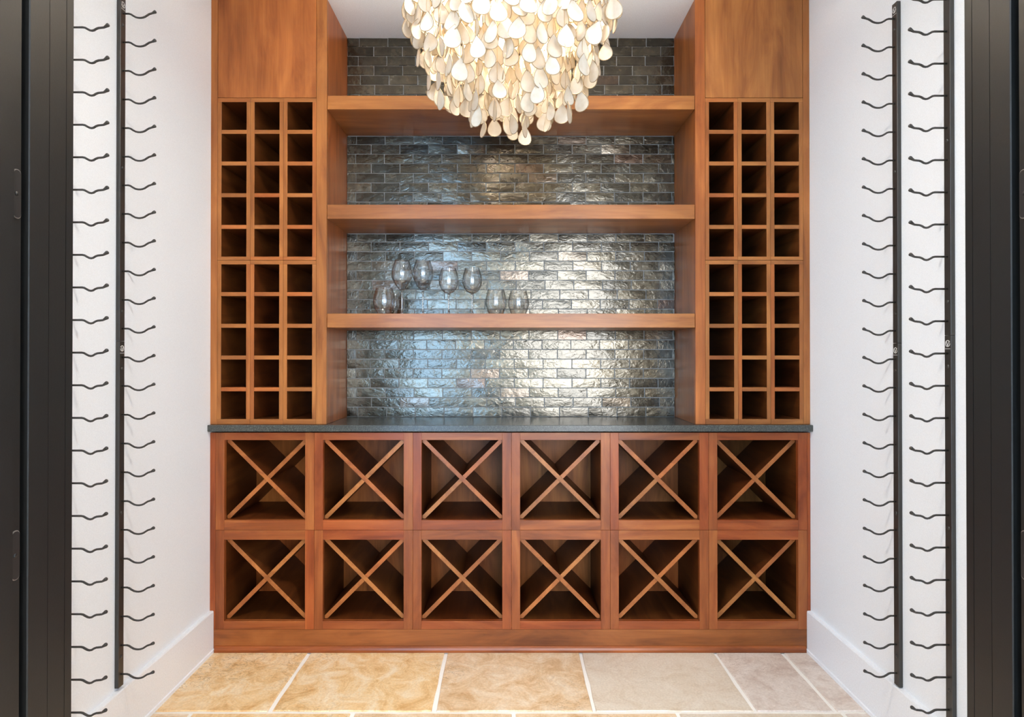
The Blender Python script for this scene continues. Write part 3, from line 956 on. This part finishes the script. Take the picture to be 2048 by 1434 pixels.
rs = random.Random(5)
def shell_variant(seed):
    r_ = random.Random(seed)
    N = 22
    W, H = .0200 * r_.uniform(.90, 1.12), .058 * r_.uniform(.92, 1.08)
    out = []
    for i in range(N):
        t = i / N * 2 * math.pi
        # teardrop hanging from its point: x = W sin t * sin(t/2)^1.4
        x = W * 1.42 * math.sin(t) * (math.sin(t / 2) ** 1.15)
        z = -H * (1 - math.cos(t)) / 2
        out.append((x, z))
    th = .0006
    wob = r_.uniform(-.0018, .0018)
    vs, fs, mi = [], [], []
    def y_of(x, z): return wob * math.cos(z / H * 3) + .0010 * math.sin(x / W * 2 + seed)
    # two faces as fans round a centre, then a wire rim of square section
    for sgn in (-1, 1):
        b0 = len(vs)
        vs.append((0, y_of(0, -H * .6) + sgn * th, -H * .6))
        for x, z in out: vs.append((x * .97, y_of(x, z) + sgn * th, -H * .5 + (z + H * .5) * .97))
        for i in range(N):
            a, b = b0 + 1 + i, b0 + 1 + (i + 1) % N
            fs.append((b0, a, b) if sgn < 0 else (b0, b, a)); mi.append(0)
    b0 = len(vs)
    w = .00085
    for x, z in out:
        cxx, czz = x, z + H * .5
        d = math.hypot(cxx, czz) or 1
        ux, uz = cxx / d, czz / d
        y = y_of(x, z)
        vs += [(x - ux * w, y - w, z - uz * w), (x + ux * w, y - w, z + uz * w), (x + ux * w, y + w, z + uz * w), (x - ux * w, y + w, z - uz * w)]
    for i in range(N):
        for k in range(4):
            a = b0 + i * 4 + k; b = b0 + i * 4 + (k + 1) % 4
            c = b0 + ((i + 1) % N) * 4 + (k + 1) % 4; d = b0 + ((i + 1) % N) * 4 + k
            fs.append((a, b, c, d)); mi.append(1)
    return vs, fs, mi
VAR = [shell_variant(s) for s in range(8)]
VM = []
for vs, fs, mi in VAR:
    me = bpy.data.meshes.new('shell'); me.from_pydata(vs, [], fs); me.update()
    me.materials.append(M_SHELL); me.materials.append(M_RIM)
    for p, k in zip(me.polygons, mi): p.material_index = k
    me.shade_smooth()
    VM.append(me)
shells, wires = [], []
for rr, n, zb in RINGS:
    off = rs.uniform(0, 6)
    for i in range(n):
        a = 2 * math.pi * (i + rs.uniform(-.22, .22)) / n + off
        bottom = zb + rs.uniform(-.026, .030)
        if rr < .23 and rs.random() < .35: bottom += rs.uniform(.02, .08)
        z = bottom + .056
        x, y = rr * math.cos(a), rr * math.sin(a)
        wires.append((x, y, ZTOP, z))
        k = 0
        while z < (ZTOP - .002 if rr > .17 else 2.19):
            yaw = a + math.pi / 2 + rs.gauss(0, .65)
            tilt = rs.gauss(0, .10)
            jx, jy = rs.uniform(-.006, .006), rs.uniform(-.006, .006)
            M = Matrix.Translation((x + jx, y + jy, z - CEIL)) @ Matrix.Rotation(yaw, 4, 'Z') @ Matrix.Rotation(tilt, 4, 'X') @ Matrix.Rotation(rs.gauss(0, .13), 4, 'Y')
            shells.append((M, rs.randrange(8)))
            z += .0475 * rs.uniform(.92, 1.1); k += 1
# which shells show: paint their discs, nearest first, on a coarse grid
CELL = 4
own = {}
order = sorted(range(len(shells)), key=lambda i: shells[i][0].translation.y)
count = {}
for i in order:
    M = shells[i][0]
    pts = []
    for x, _, z in VAR[shells[i][1]][0][1:23:2]:
        w_ = M @ Vector((x, 0, z))
        d = w_.y + CY
        pts.append((1018 + (w_.x + CX) * F / d, 711 - (w_.z + CEIL - CAMZ) * F / d))
    xs_, ys_ = [p[0] for p in pts], [p[1] for p in pts]
    if max(ys_) < 0: continue
    c = 0
    for gx in range(int(min(xs_) // CELL), int(max(xs_) // CELL) + 1):
        for gy in range(max(0, int(min(ys_) // CELL)), int(max(ys_) // CELL) + 1):
            px_, py_ = (gx + .5) * CELL, (gy + .5) * CELL
            ins = False
            j = len(pts) - 1
            for k in range(len(pts)):
                if (pts[k][1] > py_) != (pts[j][1] > py_) and px_ < (pts[j][0] - pts[k][0]) * (py_ - pts[k][1]) / (pts[j][1] - pts[k][1]) + pts[k][0]: ins = not ins
                j = k
            if ins and (gx, gy) not in own:
                own[(gx, gy)] = i; c += 1
    count[i] = c
best = set(sorted((i for i in count if count[i] > 0), key=lambda i: -count[i])[:300])
for i in sorted(best):
    o = bpy.data.objects.new('shell', VM[shells[i][1]])
    C.objects.link(o); o.parent = ch
    o.matrix_local = shells[i][0]
vs, fs, mi = [], [], []
for i in range(len(shells)):
    if i in best: continue
    M, k = shells[i]
    b0 = len(vs)
    vs += [tuple(M @ Vector(v)) for v in VAR[k][0]]
    fs += [tuple(b0 + q for q in f) for f in VAR[k][1]]
    mi += VAR[k][2]
o = mesh_obj('shell_cluster', vs, fs, M_SHELL, ch, True)
o.data.materials.append(M_RIM)
for p, k in zip(o.data.polygons, mi): p.material_index = k
tag(o, kind='stuff')
vs, fs = [], []
for x, y, za, zb in wires:
    v, f = tube_data([(x, y, za - CEIL), (x, y, zb - CEIL)], [.0005, .0005], 4, False)
    b0 = len(vs); vs += [tuple(p) for p in v]; fs += [tuple(b0 + q for q in ff) for ff in f]
tag(mesh_obj('hanging_wires', vs, fs, M_BRASS, ch), kind='stuff')
